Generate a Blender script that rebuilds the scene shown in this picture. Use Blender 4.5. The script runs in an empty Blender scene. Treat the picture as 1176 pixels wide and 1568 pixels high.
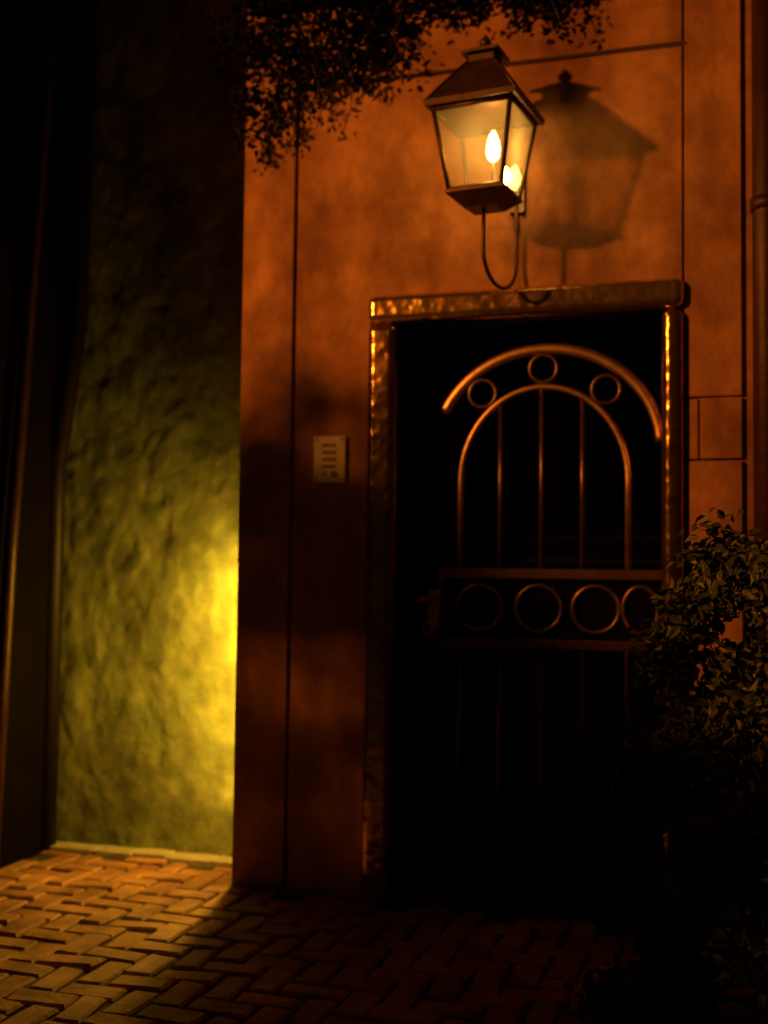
import bpy, bmesh, math, random
from mathutils import Matrix, Vector, noise
random.seed(7)
scene=bpy.context.scene
G=0.06
# ---------------------------------------------------------------- helpers
class MB:
    def __init__(s): s.bm=bmesh.new()
    def box(s,x0,x1,y0,y1,z0,z1,mi=0,M=None,bev=0):
        vs=[Vector(p) for p in [(x0,y0,z0),(x1,y0,z0),(x1,y1,z0),(x0,y1,z0),(x0,y0,z1),(x1,y0,z1),(x1,y1,z1),(x0,y1,z1)]]
        if M: vs=[M@v for v in vs]
        v=[s.bm.verts.new(p) for p in vs]
        fs=[]
        for q in [(0,1,5,4),(1,2,6,5),(2,3,7,6),(3,0,4,7),(4,5,6,7),(3,2,1,0)]:
            f=s.bm.faces.new([v[i] for i in q]); f.material_index=mi; fs.append(f)
        if bev:
            es=list({e for f in fs for e in f.edges})
            bmesh.ops.bevel(s.bm,geom=es,offset=bev,segments=2,affect='EDGES',profile=.5)
    def tube(s,pts,r,n=10,mi=0,closed=False,flat=None):
        pts=[Vector(p) for p in pts]; N=len(pts); rings=[]
        ref=None
        for i,p in enumerate(pts):
            if closed: t=pts[(i+1)%N]-pts[i-1]
            else: t=pts[min(i+1,N-1)]-pts[max(i-1,0)]
            t.normalize()
            if ref is None:
                ref=Vector((0,1,0)) if abs(t.y)<.9 else Vector((1,0,0))
            a=(ref-t*ref.dot(t)).normalized(); ref=a; b=t.cross(a)
            rr=r[i] if isinstance(r,(list,tuple)) else r
            fa,fb=flat if flat else (1,1)
            rings.append([s.bm.verts.new(p+a*math.cos(2*math.pi*k/n)*rr*fa+b*math.sin(2*math.pi*k/n)*rr*fb) for k in range(n)])
        m=N if closed else N-1
        for i in range(m):
            A=rings[i];B=rings[(i+1)%N]
            for k in range(n):
                f=s.bm.faces.new([A[k],A[(k+1)%n],B[(k+1)%n],B[k]]); f.smooth=True; f.material_index=mi
        if not closed:
            for R_ in (rings[0][::-1],rings[-1]):
                f=s.bm.faces.new(R_); f.material_index=mi
    def poly(s,pts,y0,y1,mi=0):
        a=[s.bm.verts.new((x,y0,z)) for x,z in pts]; b=[s.bm.verts.new((x,y1,z)) for x,z in pts]
        n=len(pts)
        s.bm.faces.new(a).material_index=mi; s.bm.faces.new(b[::-1]).material_index=mi
        for i in range(n): s.bm.faces.new([a[i],a[(i+1)%n],b[(i+1)%n],b[i]]).material_index=mi
    def obj(s,name,mats,parent=None,recalc=True):
        if recalc: bmesh.ops.recalc_face_normals(s.bm,faces=s.bm.faces)
        me=bpy.data.meshes.new(name); s.bm.to_mesh(me); s.bm.free()
        o=bpy.data.objects.new(name,me); scene.collection.objects.link(o)
        for m in (mats if isinstance(mats,list) else [mats]): me.materials.append(m)
        if parent: o.parent=parent
        return o
def empty(name,loc=(0,0,0)):
    e=bpy.data.objects.new(name,None); e.location=(0,0,0); scene.collection.objects.link(e); return e
def bevel(o,w=.004,seg=2):
    m=o.modifiers.new('bev','BEVEL'); m.width=w; m.segments=seg; m.limit_method='ANGLE'

def mat(name,c1,c2=None,rough=.85,scale=4,metal=0,bump=.3,bscale=40,detail=5,stain=0,dist=.01,spec=.5,bump2=0):
    m=bpy.data.materials.new(name); m.use_nodes=True; nt=m.node_tree; N=nt.nodes; L=nt.links
    b=N['Principled BSDF']; b.inputs['Roughness'].default_value=rough; b.inputs['Metallic'].default_value=metal
    b.inputs['Specular IOR Level'].default_value=spec
    tc=N.new('ShaderNodeTexCoord')
    n1=N.new('ShaderNodeTexNoise'); n1.inputs['Scale'].default_value=scale; n1.inputs['Detail'].default_value=detail; n1.inputs['Roughness'].default_value=.62
    L.new(tc.outputs['Object'],n1.inputs['Vector'])
    r=N.new('ShaderNodeValToRGB'); r.color_ramp.elements[0].position=.32; r.color_ramp.elements[1].position=.68
    r.color_ramp.elements[0].color=(*c1,1); r.color_ramp.elements[1].color=(*(c2 or c1),1)
    L.new(n1.outputs['Fac'],r.inputs[0]); col=r.outputs[0]
    if stain:
        for (sc,st,dt,off) in (((1.9,1.9,1.25),stain,7,0),((7,7,5),stain*.45,6,3)):
            mp2=N.new('ShaderNodeMapping'); mp2.inputs['Scale'].default_value=sc; mp2.inputs['Location'].default_value=(off,off,off); L.new(tc.outputs['Object'],mp2.inputs['Vector'])
            n2=N.new('ShaderNodeTexNoise'); n2.inputs['Scale'].default_value=1.3; n2.inputs['Detail'].default_value=dt; n2.inputs['Roughness'].default_value=.6; L.new(mp2.outputs[0],n2.inputs['Vector'])
            r2=N.new('ShaderNodeValToRGB'); r2.color_ramp.elements[0].position=.36; r2.color_ramp.elements[1].position=.58
            r2.color_ramp.elements[0].color=(1-st,1-min(.95,st*1.1),1-min(.95,st*1.1),1); r2.color_ramp.elements[1].color=(1,1,1,1)
            L.new(n2.outputs['Fac'],r2.inputs[0])
            mx=N.new('ShaderNodeMix'); mx.data_type='RGBA'; mx.blend_type='MULTIPLY'; mx.inputs[0].default_value=1
            L.new(col,mx.inputs[6]); L.new(r2.outputs[0],mx.inputs[7]); col=mx.outputs[2]
    L.new(col,b.inputs['Base Color'])
    if bump:
        n3=N.new('ShaderNodeTexNoise'); n3.inputs['Scale'].default_value=bscale; n3.inputs['Detail'].default_value=4
        L.new(tc.outputs['Object'],n3.inputs['Vector'])
        bp=N.new('ShaderNodeBump'); bp.inputs['Strength'].default_value=bump; bp.inputs['Distance'].default_value=dist
        L.new(n3.outputs['Fac'],bp.inputs['Height']); L.new(bp.outputs[0],b.inputs['Normal'])
    return m
def emat(name,c,s):
    m=bpy.data.materials.new(name); m.use_nodes=True; nt=m.node_tree; nt.nodes.clear()
    e=nt.nodes.new('ShaderNodeEmission'); e.inputs[0].default_value=(*c,1); e.inputs[1].default_value=s
    o=nt.nodes.new('ShaderNodeOutputMaterial'); nt.links.new(e.outputs[0],o.inputs[0]); return m

stucco=mat('stucco_orange',(.41,.185,.08),(.55,.275,.118),rough=.8,scale=3.2,bump=.5,bscale=14,stain=.55,dist=.014,spec=.3)
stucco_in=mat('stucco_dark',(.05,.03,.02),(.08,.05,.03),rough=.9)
greenp=mat('green_plaster',(.14,.165,.055),(.31,.33,.12),rough=.8,scale=6,bump=.4,bscale=45,stain=.5,dist=.007,spec=.3)
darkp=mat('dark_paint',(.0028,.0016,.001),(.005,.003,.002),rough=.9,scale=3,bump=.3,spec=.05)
brick=mat('paver_brick',(.19,.075,.040),(.56,.27,.13),rough=.75,scale=5.5,bump=.6,bscale=45,dist=.008,detail=5)
mortar=mat('mortar',(.04,.03,.022),(.07,.055,.04),rough=.95,scale=20,bump=.5)
curbm=mat('curb_mortar',(.34,.29,.22),(.52,.45,.35),rough=.9,scale=12,bump=.5)
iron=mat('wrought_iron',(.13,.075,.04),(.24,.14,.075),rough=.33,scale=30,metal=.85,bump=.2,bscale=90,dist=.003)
ironarch=mat('highlight_iron',(.44,.27,.12),(.66,.43,.19),rough=.36,scale=24,metal=.92,bump=.15,bscale=60,dist=.003)  # lighter copy of the iron, lamp highlight put into its base colour
blackiron=mat('lantern_metal',(.05,.03,.02),(.11,.06,.035),rough=.45,scale=18,metal=.6,bump=.15,bscale=90,dist=.002)
pipem=mat('rusty_pipe',(.030,.009,.005),(.06,.018,.010),rough=.5,scale=8,bump=.2,bscale=40,metal=.3)
pipea=mat('old_pipe',(.030,.010,.005),(.05,.016,.009),rough=.4,scale=8,bump=.2,bscale=40,metal=.3,spec=.4)
pipedark=mat('dark_pipe',(.006,.003,.002),(.014,.006,.004),rough=.5,scale=8,bump=.2,bscale=40,spec=.25)
stone=mat('passage_stone',(.30,.30,.20),(.48,.46,.32),rough=.9,scale=5,bump=.5)
cream=mat('cream_metal',(.70,.64,.50),(.84,.78,.62),rough=.4,scale=20,bump=.1)
slotm=mat('slot_label',(.20,.15,.10),(.28,.2,.13),rough=.5)
bark=mat('bark',(.03,.02,.012),(.06,.04,.025),rough=.9,scale=12)
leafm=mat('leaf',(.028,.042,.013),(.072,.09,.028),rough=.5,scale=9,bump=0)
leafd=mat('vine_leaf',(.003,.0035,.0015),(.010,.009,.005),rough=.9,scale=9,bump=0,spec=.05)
def surround(name,c1,c2,bs):
    m=mat(name,c1,c2,rough=.19,scale=11,metal=.93,bump=0,spec=.7)
    nt=m.node_tree;N=nt.nodes;L=nt.links;b=N['Principled BSDF']
    tc=N.new('ShaderNodeTexCoord')
    v=N.new('ShaderNodeTexVoronoi'); v.feature='SMOOTH_F1'; v.inputs['Scale'].default_value=24; v.inputs['Smoothness'].default_value=.7; L.new(tc.outputs['Object'],v.inputs['Vector'])
    n=N.new('ShaderNodeTexNoise'); n.inputs['Scale'].default_value=16; n.inputs['Detail'].default_value=4; L.new(tc.outputs['Object'],n.inputs['Vector'])
    a=N.new('ShaderNodeMath'); a.operation='ADD'; L.new(v.outputs['Distance'],a.inputs[0]); L.new(n.outputs['Fac'],a.inputs[1])
    bp=N.new('ShaderNodeBump'); bp.inputs['Strength'].default_value=bs; bp.inputs['Distance'].default_value=.013
    L.new(a.outputs[0],bp.inputs['Height']); L.new(bp.outputs[0],b.inputs['Normal'])
    return m
surm=surround('glazed_lintel',(.55,.34,.11),(.92,.62,.2),.24)  # base colour lighter than the jambs, raised to brighten the lamp highlights
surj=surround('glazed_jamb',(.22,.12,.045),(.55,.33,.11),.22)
def glassmat():
    m=bpy.data.materials.new('lantern_glass'); m.use_nodes=True; nt=m.node_tree;N=nt.nodes;L=nt.links;N.clear()
    t=N.new('ShaderNodeBsdfTransparent'); t.inputs[0].default_value=(.90,.80,.62,1)
    g=N.new('ShaderNodeBsdfGlossy'); g.inputs['Roughness'].default_value=.06
    d=N.new('ShaderNodeBsdfTranslucent'); d.inputs[0].default_value=(.8,.7,.45,1)
    tc=N.new('ShaderNodeTexCoord'); n=N.new('ShaderNodeTexNoise'); n.inputs['Scale'].default_value=9; L.new(tc.outputs['Object'],n.inputs['Vector'])
    mr=N.new('ShaderNodeMapRange'); mr.inputs['To Min'].default_value=.05; mr.inputs['To Max'].default_value=.20; L.new(n.outputs['Fac'],mr.inputs['Value'])
    m1=N.new('ShaderNodeMixShader'); L.new(mr.outputs[0],m1.inputs[0]); L.new(t.outputs[0],m1.inputs[1]); L.new(d.outputs[0],m1.inputs[2])
    m2=N.new('ShaderNodeMixShader'); m2.inputs[0].default_value=.09; L.new(m1.outputs[0],m2.inputs[1]); L.new(g.outputs[0],m2.inputs[2])
    o=N.new('ShaderNodeOutputMaterial'); L.new(m2.outputs[0],o.inputs[0]); return m
glass=glassmat()

# ---------------------------------------------------------------- stucco house
house=empty('stucco_house')
b=MB()
b.poly([(.002,0),(.002,5.2),(5,5.2),(5,0),(1.86,0),(1.86,2.56),(.61,2.56),(.61,0)],.02,.15)
b.obj('backing_wall',stucco,house)
b=MB(); b.poly([(0,0),(0,5.2),(.238,5.2),(.238,0)],0,.022)
b.poly([(.254,0),(.254,3.505),(1.878,3.505),(1.878,2.565),(.595,2.565),(.595,0)],.003,.022)
b.poly([(.254,3.52),(.254,5.2),(1.878,5.2),(1.878,3.52)],0.001,.022)
b.poly([(1.887,0),(1.887,1.853),(2.10,1.853),(2.10,0)],0,.022)
b.poly([(1.887,1.862),(1.887,2.096),(1.937,2.096),(1.937,1.862)],.001,.022)
b.poly([(1.944,1.862),(1.944,2.098),(2.10,2.098),(2.10,1.862)],0,.022)
b.poly([(1.887,2.104),(1.887,5.2),(2.10,5.2),(2.10,2.104)],0,.022)
o=b.obj('wall_panels',stucco,house); bevel(o,.004)
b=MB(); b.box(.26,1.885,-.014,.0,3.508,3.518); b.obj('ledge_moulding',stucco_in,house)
b=MB(); b.box(.03,.10,.15,.42,0,5.1); b.obj('light_block_slab',stucco,house)  # unseen fill slab added to block lamp light leaking behind the wall
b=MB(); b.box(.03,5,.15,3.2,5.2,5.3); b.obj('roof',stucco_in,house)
b=MB(); b.box(.06,1.62,-.10,-.002,3.86,4.02,bev=.01); b.box(.30,.80,-.02,-.001,4.05,5.0); b.box(.86,1.36,-.02,-.001,4.05,5.0); b.obj('dark_upper_panels',darkp,house)  # dark boxes added behind the vine to keep the upper wall black
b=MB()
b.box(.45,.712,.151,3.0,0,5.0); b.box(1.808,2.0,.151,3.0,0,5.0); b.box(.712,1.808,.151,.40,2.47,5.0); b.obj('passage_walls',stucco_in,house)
b=MB()
z=0.0;row=0
while z<4.4:
    x=.70-(row%2)*.17
    while x<1.9:
        w=.33; b.box(x+.005,x+w-.005,2.6+random.uniform(-.012,.012),2.8,z+.005,z+.145,bev=.008); x+=w
    z+=.15;row+=1
b.obj('passage_back_wall',stone,house)
def smooth_bev(o):
    bevel(o,.036,7)
    for p in o.data.polygons: p.use_smooth=True
    wn=o.modifiers.new('wn','WEIGHTED_NORMAL'); wn.keep_sharp=False
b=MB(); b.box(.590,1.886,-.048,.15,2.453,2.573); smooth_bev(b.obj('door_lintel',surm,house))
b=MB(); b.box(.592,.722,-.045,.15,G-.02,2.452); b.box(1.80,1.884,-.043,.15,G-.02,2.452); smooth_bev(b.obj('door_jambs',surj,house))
b=MB(); b.box(.72,1.80,-.02,.9,0,G+.03); o=b.obj('door_sill',mortar,house); bevel(o,.01)

# ---------------------------------------------------------------- iron gate
gate=empty('iron_gate'); gy=.19
def arc(cx,cz,rx,rz,a0,a1,n,y=gy): return [(cx+rx*math.cos(math.radians(a0+(a1-a0)*i/n)),y,cz+rz*math.sin(math.radians(a0+(a1-a0)*i/n))) for i in range(n+1)]
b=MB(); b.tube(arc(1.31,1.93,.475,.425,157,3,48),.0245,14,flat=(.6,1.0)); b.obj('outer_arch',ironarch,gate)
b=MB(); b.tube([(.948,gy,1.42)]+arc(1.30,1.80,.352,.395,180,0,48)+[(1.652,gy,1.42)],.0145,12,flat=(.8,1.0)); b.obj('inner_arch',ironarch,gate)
b=MB()
for x in (.948,1.12,1.295,1.465,1.645):
    ztop=1.80+.39*math.sqrt(max(0,1-((x-1.30)/.352)**2)) if abs(x-1.30)<.35 else 1.9
    if abs(x-1.30)<.32: b.tube([(x,gy,1.41),(x,gy,ztop)],.0115,8)
    b.tube([(x,gy,.14),(x,gy,1.12)],.0105,8)
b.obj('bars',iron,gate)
b=MB()
for x,z in ((1.04,2.175),(1.30,2.272),(1.56,2.175)): b.tube(arc(x,z,.058,.058,0,345,23),.009,8,closed=True)
for x in (1.035,1.285,1.52): b.tube(arc(x,1.268,.095,.095,0,352,44),.010,8,closed=True)
b.tube(arc(1.70,1.268,.07,.095,0,352,44),.010,8,closed=True)
b.obj('rings',iron,gate)
b=MB()
b.box(.85,1.79,gy-.022,gy+.018,1.388,1.432); b.box(.85,1.79,gy-.022,gy+.018,1.10,1.142); b.box(.85,1.79,gy-.02,gy+.02,.115,.17)
b.box(.85,.878,gy-.02,gy+.02,1.142,1.388)
o=b.obj('rails',iron,gate); bevel(o,.006)
b=MB()
b.box(.722,.845,gy+.0,gy+.05,.09,2.45); b.box(1.776,1.80,gy-.01,gy+.03,.09,2.45); b.box(.845,1.776,gy,gy+.03,2.41,2.45)
b.box(.88,1.775,gy+.012,gy+.017,1.143,1.387)
b.obj('gate_frame',darkp,gate)
b=MB()
b.box(.822,.872,gy-.05,gy-.023,1.20,1.34); b.tube([(.845,gy-.05,1.30),(.845,gy-.09,1.30),(.82,gy-.10,1.30),(.79,gy-.10,1.29)],[.014,.013,.014,.02],10)
b.tube([(.83+.035*math.cos(a*.5)*(1-.04*a),gy-.06,1.17+.035*math.sin(a*.5)*(1-.04*a)) for a in range(16)],.010,8)
b.obj('gate_lock',ironarch,gate)

# ---------------------------------------------------------------- lantern
lan=empty('wall_lantern'); LC=Vector((1.152,-.30,0)); LM=Matrix.Translation(LC)@Matrix.Rotation(math.radians(-7),4,'Z')
cs=((-1,-1),(1,-1),(1,1),(-1,1))
def frus(b,z0,h0,z1,h1,mi=0,cap=True):
    A=[b.bm.verts.new(LM@Vector((sx*h0,sy*h0,z0))) for sx,sy in cs]
    B=[b.bm.verts.new(LM@Vector((sx*h1,sy*h1,z1))) for sx,sy in cs]
    for k in range(4): b.bm.faces.new([A[k],A[(k+1)%4],B[(k+1)%4],B[k]]).material_index=mi
    if cap: b.bm.faces.new(A[::-1]); b.bm.faces.new(B)
b=MB()
frus(b,3.185,.180,3.205,.186); frus(b,3.205,.178,3.385,.055); frus(b,3.385,.05,3.415,.05); frus(b,3.415,.075,3.427,.075); frus(b,3.427,.07,3.452,.02)
b.tube([LM@Vector((0,0,z)) for z in (3.45,3.465,3.475,3.49,3.505)],[.012,.022,.024,.014,.003],10)
for sx,sy in cs:
    b.tube([LM@Vector((sx*.180,sy*.180,3.205)),LM@Vector((sx*.055,sy*.055,3.385))],.006,6)
b.obj('roof_and_finial',blackiron,lan)
b=MB()
ht,hb=.155,.105; zt,zb=3.185,2.87
def P(sx,sy,z,off=0):
    t=(z-zb)/(zt-zb); h=hb+(ht-hb)*t+off; return LM@Vector((sx*h,sy*h,z))
for sx,sy in cs: b.tube([P(sx,sy,zb),P(sx,sy,zt)],.0095,4)
for z,r in ((zt-.008,.010),(zb+.004,.010)):
    for k in range(4): b.tube([P(*cs[k],z),P(*cs[(k+1)%4],z)],r,4)
frus(b,2.86,.118,2.872,.118); frus(b,2.815,.06,2.86,.114)
b.tube([LM@Vector((.035,0,2.872)),LM@Vector((.035,0,2.995))],.008,8)
b.tube([LM@Vector((.082,.02,2.872)),LM@Vector((.082,.02,2.905))],.008,8)  # stem added under the glow that stands in for a reflection
b.obj('frame',blackiron,lan)
b=MB()
for k in range(4):
    (ax,ay),(bx,by)=cs[k],cs[(k+1)%4]
    b.bm.faces.new([b.bm.verts.new(p) for p in (P(ax,ay,zb+.005,-.003),P(bx,by,zb+.005,-.003),P(bx,by,zt-.01,-.003),P(ax,ay,zt-.01,-.003))])
b.obj('glass_panes',glass,lan)
b=MB(); fx=LM@Vector((.035,0,0))
b.tube([(fx.x,fx.y,z+.012) for z in (2.99,3.005,3.03,3.06,3.085,3.105)],[.012,.023,.027,.023,.015,.005],12)
refl=LM@Vector((.082,.02,0))
b.tube([(refl.x,refl.y,z+.012) for z in (2.897,2.905,2.92,2.94,2.955,2.965)],[.006,.014,.017,.015,.009,.002],12)  # added second glow, standing in for the flame's reflection in the pane
b.obj('flame_and_reflection',emat('flame_glow',(1,.55,.12),85),lan)
b=MB()
pts=[]
for i in range(25):
    a=math.pi*i/24
    u=(1-math.cos(a))/2; zz=2.66-.12*math.sin(a)
    pts.append((1.15+.075*u,-.30+.27*u,zz))
pts=[(1.15,-.30,2.82),(1.15,-.30,2.74)]+pts+[(1.225,-.03,2.74),(1.225,-.03,2.9),(1.225,-.03,3.05)]
b.tube(pts,.008,10)
b.box(1.195,1.255,-.028,-.001,2.88,3.06)
b.tube([(1.225,-.03,3.0),(1.20,-.12,3.0),(1.18,-.15,2.99)],.009,8)
b.obj('bracket',blackiron,lan)
ld=bpy.data.lights.new('lantern_light','POINT'); ld.energy=6; ld.color=(1,.38,.05); ld.shadow_soft_size=.03
lo=bpy.data.objects.new('lantern_light',ld); lo.location=(fx.x,fx.y-.0,3.05); scene.collection.objects.link(lo); lo.parent=lan

# ---------------------------------------------------------------- intercom
ic=empty('intercom_panel')
b=MB(); b.box(.352,.496,-.016,.001,1.787,1.985); o=b.obj('plate',cream,ic); bevel(o,.004)
b=MB()
for i in range(4):
    z=1.945-i*.030; b.box(.392,.455,-.0185,-.0165,z-.007,z+.007)
for x,z in ((.366,1.972),(.482,1.972),(.366,1.80),(.482,1.80)): b.tube([(x,-.0165,z),(x,-.0195,z)],.006,10)
b.tube([(.447,-.0165,1.822),(.447,-.022,1.822)],.014,16)
b.tube([(.405,-.0165,1.822),(.405,-.019,1.822)],.008,12)
b.obj('buttons_and_slots',slotm,ic)

# ---------------------------------------------------------------- green wall with real relief
def relief(x,z):
    h=.004*noise.noise((x*3,z*2.6,1.3))+.0040*noise.noise((x*8,z*6.5,4.1))+.0032*noise.noise((x*20,z*16,7.7))+.0018*noise.noise((x*48,z*42,2.7))
    p=noise.noise((x*3.4+5,z*2.9,11.))+.25*noise.noise((x*14,z*12,5)); h+=.0035*max(0,min(1,(p-.05)*9))
    p=noise.noise((x*4.4+1,z*4.,31.))+.3*noise.noise((x*15,z*15,8)); h-=.003*max(0,min(1,(p-.12)*10))
    e=-.99+.07*noise.noise((z*2,2,0))+.03*noise.noise((z*8,2,0))
    h+=.008*max(0,min(1,(e-x)*14))*max(0,min(1,(1.98-z)*30))
    if z<.20: h+=.022*(1-(z/.20))*(.6+.8*noise.noise((x*8,z*8,3)))
    return h
bm=bmesh.new(); nx,nz=130,340; X0,X1,Z0,Z1=-1.25,.12,0,5.2
vs=[[None]*(nz+1) for _ in range(nx+1)]
for i in range(nx+1):
    for j in range(nz+1):
        x=X0+(X1-X0)*i/nx; t=j/nz; z=Z0+(Z1-Z0)*(t**1.35)
        vs[i][j]=bm.verts.new((x,.40-relief(x,z),z))
for i in range(nx):
    for j in range(nz):
        f=bm.faces.new([vs[i][j],vs[i+1][j],vs[i+1][j+1],vs[i][j+1]]); f.smooth=True
me=bpy.data.meshes.new('green_plaster_wall'); bm.to_mesh(me); bm.free(); me.materials.append(greenp)
gw=bpy.data.objects.new('green_plaster_wall',me); scene.collection.objects.link(gw)
b=MB(); b.box(-1.3,.12,.45,.6,0,5.2); b.obj('core',greenp,gw)
b=MB(); x=-1.12
while x<.02:
    w=random.uniform(.16,.3); b.box(x,min(x+w-.006,.025),.285+random.uniform(-.008,.008),.42,0,G+.022+random.uniform(0,.006),bev=.006); x+=w
b.obj('mortar_curb',curbm)
wl=empty('wall_lamp')
b=MB(); b.tube([(-.035,.18,z) for z in (.40,.41,1.44,1.45)],[.008,.012,.012,.008],12)
b.tube([(-.035,.18,z) for z in (1.24,1.26,1.32,1.38,1.41)],[.015,.030,.038,.030,.015],12); b.obj('tube',emat('tube_glow',(1,.58,.05),185),wl)
b=MB(); b.tube([(-.035,.18,z) for z in (1.452,1.47)],[.05,.035],14); b.tube([(-.035,.18,z) for z in (.37,.398)],[.015,.018],14); b.box(-.04,.031,.17,.19,1.451,1.465); b.box(-.04,.031,.17,.19,.375,.39); b.obj('bracket',blackiron,wl)

# ---------------------------------------------------------------- left building with pipes
lb=empty('neighboring_building')
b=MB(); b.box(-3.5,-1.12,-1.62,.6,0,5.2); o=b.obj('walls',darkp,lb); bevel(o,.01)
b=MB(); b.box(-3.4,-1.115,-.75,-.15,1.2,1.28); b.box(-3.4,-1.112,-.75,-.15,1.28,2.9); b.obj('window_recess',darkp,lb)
def pipe(pts,r,name='downpipe',m=pipem):
    b=MB(); b.tube(pts,r,16)
    a,c=Vector(pts[0]),Vector(pts[-1]); L_=(c-a).length; d=(c-a).normalized(); k=.9
    while k<L_ and m is pipem: b.tube([a+d*k,a+d*(k+.05)],r*1.12,16); k+=1.9
    return b.obj(name,m)
pipe([(-1.06,-.20,0),(-1.06,-.13,1.5),(-1.06,.03,3.4),(-1.06,.16,5.1)],.030,m=pipea)
pipe([(-1.12,.31,0),(-1.12,.31,1.9),(-1.03,.33,2.6),(-1.02,.33,5.1)],.045,m=pipedark)
pipe([(2.195,-.045,0),(2.195,-.045,5.1)],.055)

# ---------------------------------------------------------------- ground
b=MB(); b.box(-60,60,-80,60,-.5,G-.014); b.obj('ground',mortar)
b=MB(); U=.112
for i in range(-22,42):
    for j in range(-48,12):
        d=(i-j)%4
        if d==0: w,h=2,1
        elif d==3: w,h=1,2
        else: continue
        x0,y0=i*U,j*U; x1,y1=x0+w*U,y0+h*U
        if y1>.34 or (x1>.03 and y1>.001 and x0<5): continue
        if x0<-1.12 and y1>-1.62: continue
        g=.006; cx,cy=(x0+x1)/2,(y0+y1)/2
        M=Matrix.Translation((cx,cy,G))@Matrix.Rotation(random.gauss(0,.022),4,'X')@Matrix.Rotation(random.gauss(0,.022),4,'Y')@Matrix.Rotation(random.gauss(0,.035),4,'Z')
        a,c=(x1-x0)/2-g-random.uniform(0,.006),(y1-y0)/2-g-random.uniform(0,.006); e=.008; top=random.gauss(0,.0035)
        J=[(random.uniform(-.006,.006),random.uniform(-.006,.006)) for _ in cs]
        bot=[b.bm.verts.new(M@Vector((sx*a,sy*c,-.04))) for sx,sy in cs]
        mid=[b.bm.verts.new(M@Vector((sx*a+J[k][0],sy*c+J[k][1],top-e))) for k,(sx,sy) in enumerate(cs)]
        tp=[b.bm.verts.new(M@Vector((sx*(a-e)+J[k][0],sy*(c-e)+J[k][1],top+.0005*k))) for k,(sx,sy) in enumerate(cs)]
        for k in range(4):
            b.bm.faces.new([bot[k],bot[(k+1)%4],mid[(k+1)%4],mid[k]])
            b.bm.faces.new([mid[k],mid[(k+1)%4],tp[(k+1)%4],tp[k]])
        b.bm.faces.new(tp)
b.obj('brick_pavement',brick,recalc=False)

# ---------------------------------------------------------------- foliage
def leaf(bm,p,size,rnd,droop=.3,mi=0):
    n=Vector((rnd.gauss(0,1),rnd.gauss(0,1)-.4,rnd.gauss(0,.7)+.5)).normalized()
    t=Vector((rnd.gauss(0,1),rnd.gauss(0,1),rnd.gauss(0,.6)-droop)); t=(t-n*t.dot(n)).normalized(); s_=n.cross(t)
    L_=size*rnd.uniform(.7,1.3); W=L_*.27
    pr=[(0,0,0),(.28,1,.10),(.62,.9,.12),(1,0,-.10),(.62,-.9,.12),(.28,-1,.10)]
    v=[bm.verts.new(p+t*L_*a+s_*W*c+n*L_*d) for a,c,d in pr]
    f=bm.faces.new([v[0],v[1],v[2],v[3]]); f.smooth=False; f.material_index=mi
    f=bm.faces.new([v[0],v[3],v[4],v[5]]); f.material_index=mi
def clumps(bm,cl,n,size,rnd,droop=.3,keep=None):
    for c,r in cl:
        c=Vector(c); r=Vector(r)
        for _ in range(int(n*(r.x*r.y*r.z)**(1/1.5)/.02)):
            d=Vector((rnd.gauss(0,1),rnd.gauss(0,1),rnd.gauss(0,1))).normalized()*(rnd.random()**.45)
            p=c+Vector((d.x*r.x,d.y*r.y,d.z*r.z))
            if keep and not keep(p): continue
            leaf(bm,p,size,rnd,droop)
rnd=random.Random(3)
b=MB(); sh=empty('leafy_shrub'); stems=MB()
cl=[]
for _ in range(220):
    z=.10+1.42*rnd.random()**1.15
    R_=.82-.06*abs(z-.5) if z<.75 else .82-.52*(z-.75)
    a=rnd.uniform(0,2*math.pi); q=R_*math.sqrt(rnd.uniform(.15,1))*.88
    c=(2.38+q*math.cos(a),-1.05+q*math.sin(a)*.8,z)
    cl.append((c,(rnd.uniform(.08,.13),)*3))
    if _%3==0: stems.tube([(2.38+rnd.uniform(-.05,.05),-1.05,G),(2.38+(c[0]-2.38)*.4,-1.05+(c[1]+1.05)*.4,G+(z-G)*.5),c],[.012,.007,.002],5)
cl.append(((1.98,-1.0,1.44),(.07,.07,.05)))
clumps(b.bm,cl,150,.039,rnd)
b.obj('leaves',leafm,sh,recalc=False); stems.obj('stems',bark,sh)
b=MB(); st=MB(); vn=empty('climbing_vine'); cl=[]
def vb(x): return 3.33 if x<.1 else (3.33+.38*min(1,(x-.1)/.75) if x<.85 else 3.71+.06*(x-.85))
for k in range(225):
    x=rnd.uniform(-.05,1.70); z=vb(x)+rnd.random()**.95*(4.25-vb(x))+.07
    cl.append(((x,rnd.uniform(-.20,-.03),z),(rnd.uniform(.07,.14),.07,rnd.uniform(.06,.12))))
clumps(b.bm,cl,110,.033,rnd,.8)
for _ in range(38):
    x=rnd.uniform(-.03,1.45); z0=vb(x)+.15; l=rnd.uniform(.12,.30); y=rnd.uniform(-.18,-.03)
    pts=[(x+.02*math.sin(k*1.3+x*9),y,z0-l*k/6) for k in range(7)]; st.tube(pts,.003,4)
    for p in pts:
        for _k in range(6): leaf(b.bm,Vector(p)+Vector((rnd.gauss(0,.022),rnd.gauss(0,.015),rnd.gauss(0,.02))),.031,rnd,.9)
b.obj('leaves',leafd,vn,recalc=False); st.obj('stems',bark,vn)

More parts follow.
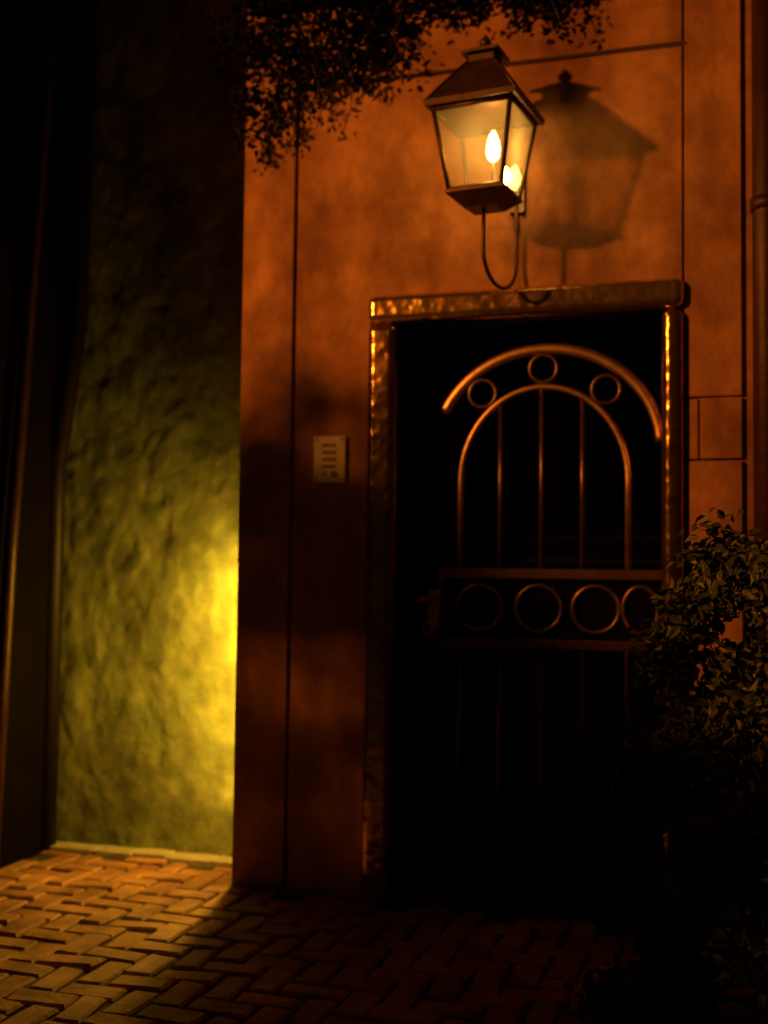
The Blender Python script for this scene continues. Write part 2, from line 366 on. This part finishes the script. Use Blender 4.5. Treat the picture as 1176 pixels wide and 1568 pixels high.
# ---------------------------------------------------------------- street lamp off to the left
S=Vector((-3.2,-5.3,4.15))
sl=empty('street_lamp')
b=MB(); b.tube([(S.x-.5,S.y,z) for z in (0,.5,.55,4.4)],[.09,.08,.05,.04],14); b.tube([(S.x-.5,S.y,4.4),(S.x-.3,S.y,4.5),(S.x,S.y,4.42)],.022,10)
b.tube([(S.x,S.y,4.40),(S.x,S.y,4.38),(S.x,S.y,4.27)],[.04,.07,.30],20)
b.obj('pole_and_hood',blackiron,sl)
ld=bpy.data.lights.new('bulb','SPOT'); ld.energy=1400; ld.color=(1,.285,.03); ld.shadow_soft_size=.14; ld.spot_size=math.radians(60); ld.spot_blend=.8
lo=bpy.data.objects.new('bulb',ld); lo.location=S; scene.collection.objects.link(lo); lo.parent=sl
lo.rotation_euler=(Vector((1.6,0,2.75))-S).to_track_quat('-Z','Y').to_euler()
tr=empty('street_tree'); b=MB(); k=MB()
T=Vector((-1.25,-2.65,0))
def keep(p):  # thins the unseen crown along lamp rays, shaping light patches on the wall
    t=(0-S.y)/(p.y-S.y); w=S+(p-S)*t
    for (x,z,rx,rz,q) in ((.44,1.02,.19,.13,.08),(.12,1.40,.11,.10,.15),(.52,.42,.16,.25,.02),(.41,1.91,.15,.18,.20)):
        if ((w.x-x)/rx)**2+((w.z-z)/rz)**2<1: return rnd.random()<q
    return True
def ttop(x):
    if x<-1.3: return 3.17
    if x<-1.1: return 3.17-.33*(x+1.3)/.2
    if x<-.7: return 2.84-.32*(x+1.1)/.4
    if x<-.5: return 2.5
    return 2.25
cl=[]
for _ in range(225):
    x=rnd.uniform(-2.0,.12); z=ttop(x)-rnd.random()*(ttop(x)-.55)
    cl.append(((x,-2.65+rnd.uniform(-.3,.3),z-.10+rnd.uniform(-.05,.05)),(.17,.17,.15)))
clumps(b.bm,cl,80,.075,rnd,keep=keep)
b.obj('leaves',leafm,tr,recalc=False)
k.tube([(T.x,T.y,0),(T.x+.02,T.y,.8),(T.x-.03,T.y,1.6),(T.x,T.y,2.7)],[.07,.055,.04,.01],10)
for c,r in cl[::6]: k.tube([(T.x,T.y,max(.5,c[2]-.6)),((T.x+c[0])/2,(T.y+c[1])/2,c[2]-.2),c],[.02,.012,.004],5)
k.obj('trunk',bark,tr)

# ---------------------------------------------------------------- world + camera
w=bpy.data.worlds.new('World'); scene.world=w; w.use_nodes=True
bg=w.node_tree.nodes['Background']; bg.inputs[0].default_value=(1,.33,.07,1); bg.inputs[1].default_value=.010
cd=bpy.data.cameras.new('camera'); cam=bpy.data.objects.new('camera',cd); scene.collection.objects.link(cam)
R=Matrix.Rotation(math.radians(17.6),3,'Z')@Matrix.Rotation(math.radians(93.05),3,'X')@Matrix.Rotation(math.radians(0.7),3,'Z')
cam.matrix_world=Matrix.Translation((2.15,-4.68,1.4))@R.to_4x4()
cd.sensor_fit='VERTICAL'; cd.sensor_height=24; cd.lens=1800/1568*24; cd.clip_end=500; cd.clip_start=.05
cd.dof.use_dof=True; cd.dof.focus_distance=3.4; cd.dof.aperture_fstop=.95
scene.camera=cam
scene.view_settings.view_transform='Standard'; scene.view_settings.look='None'; scene.view_settings.exposure=0
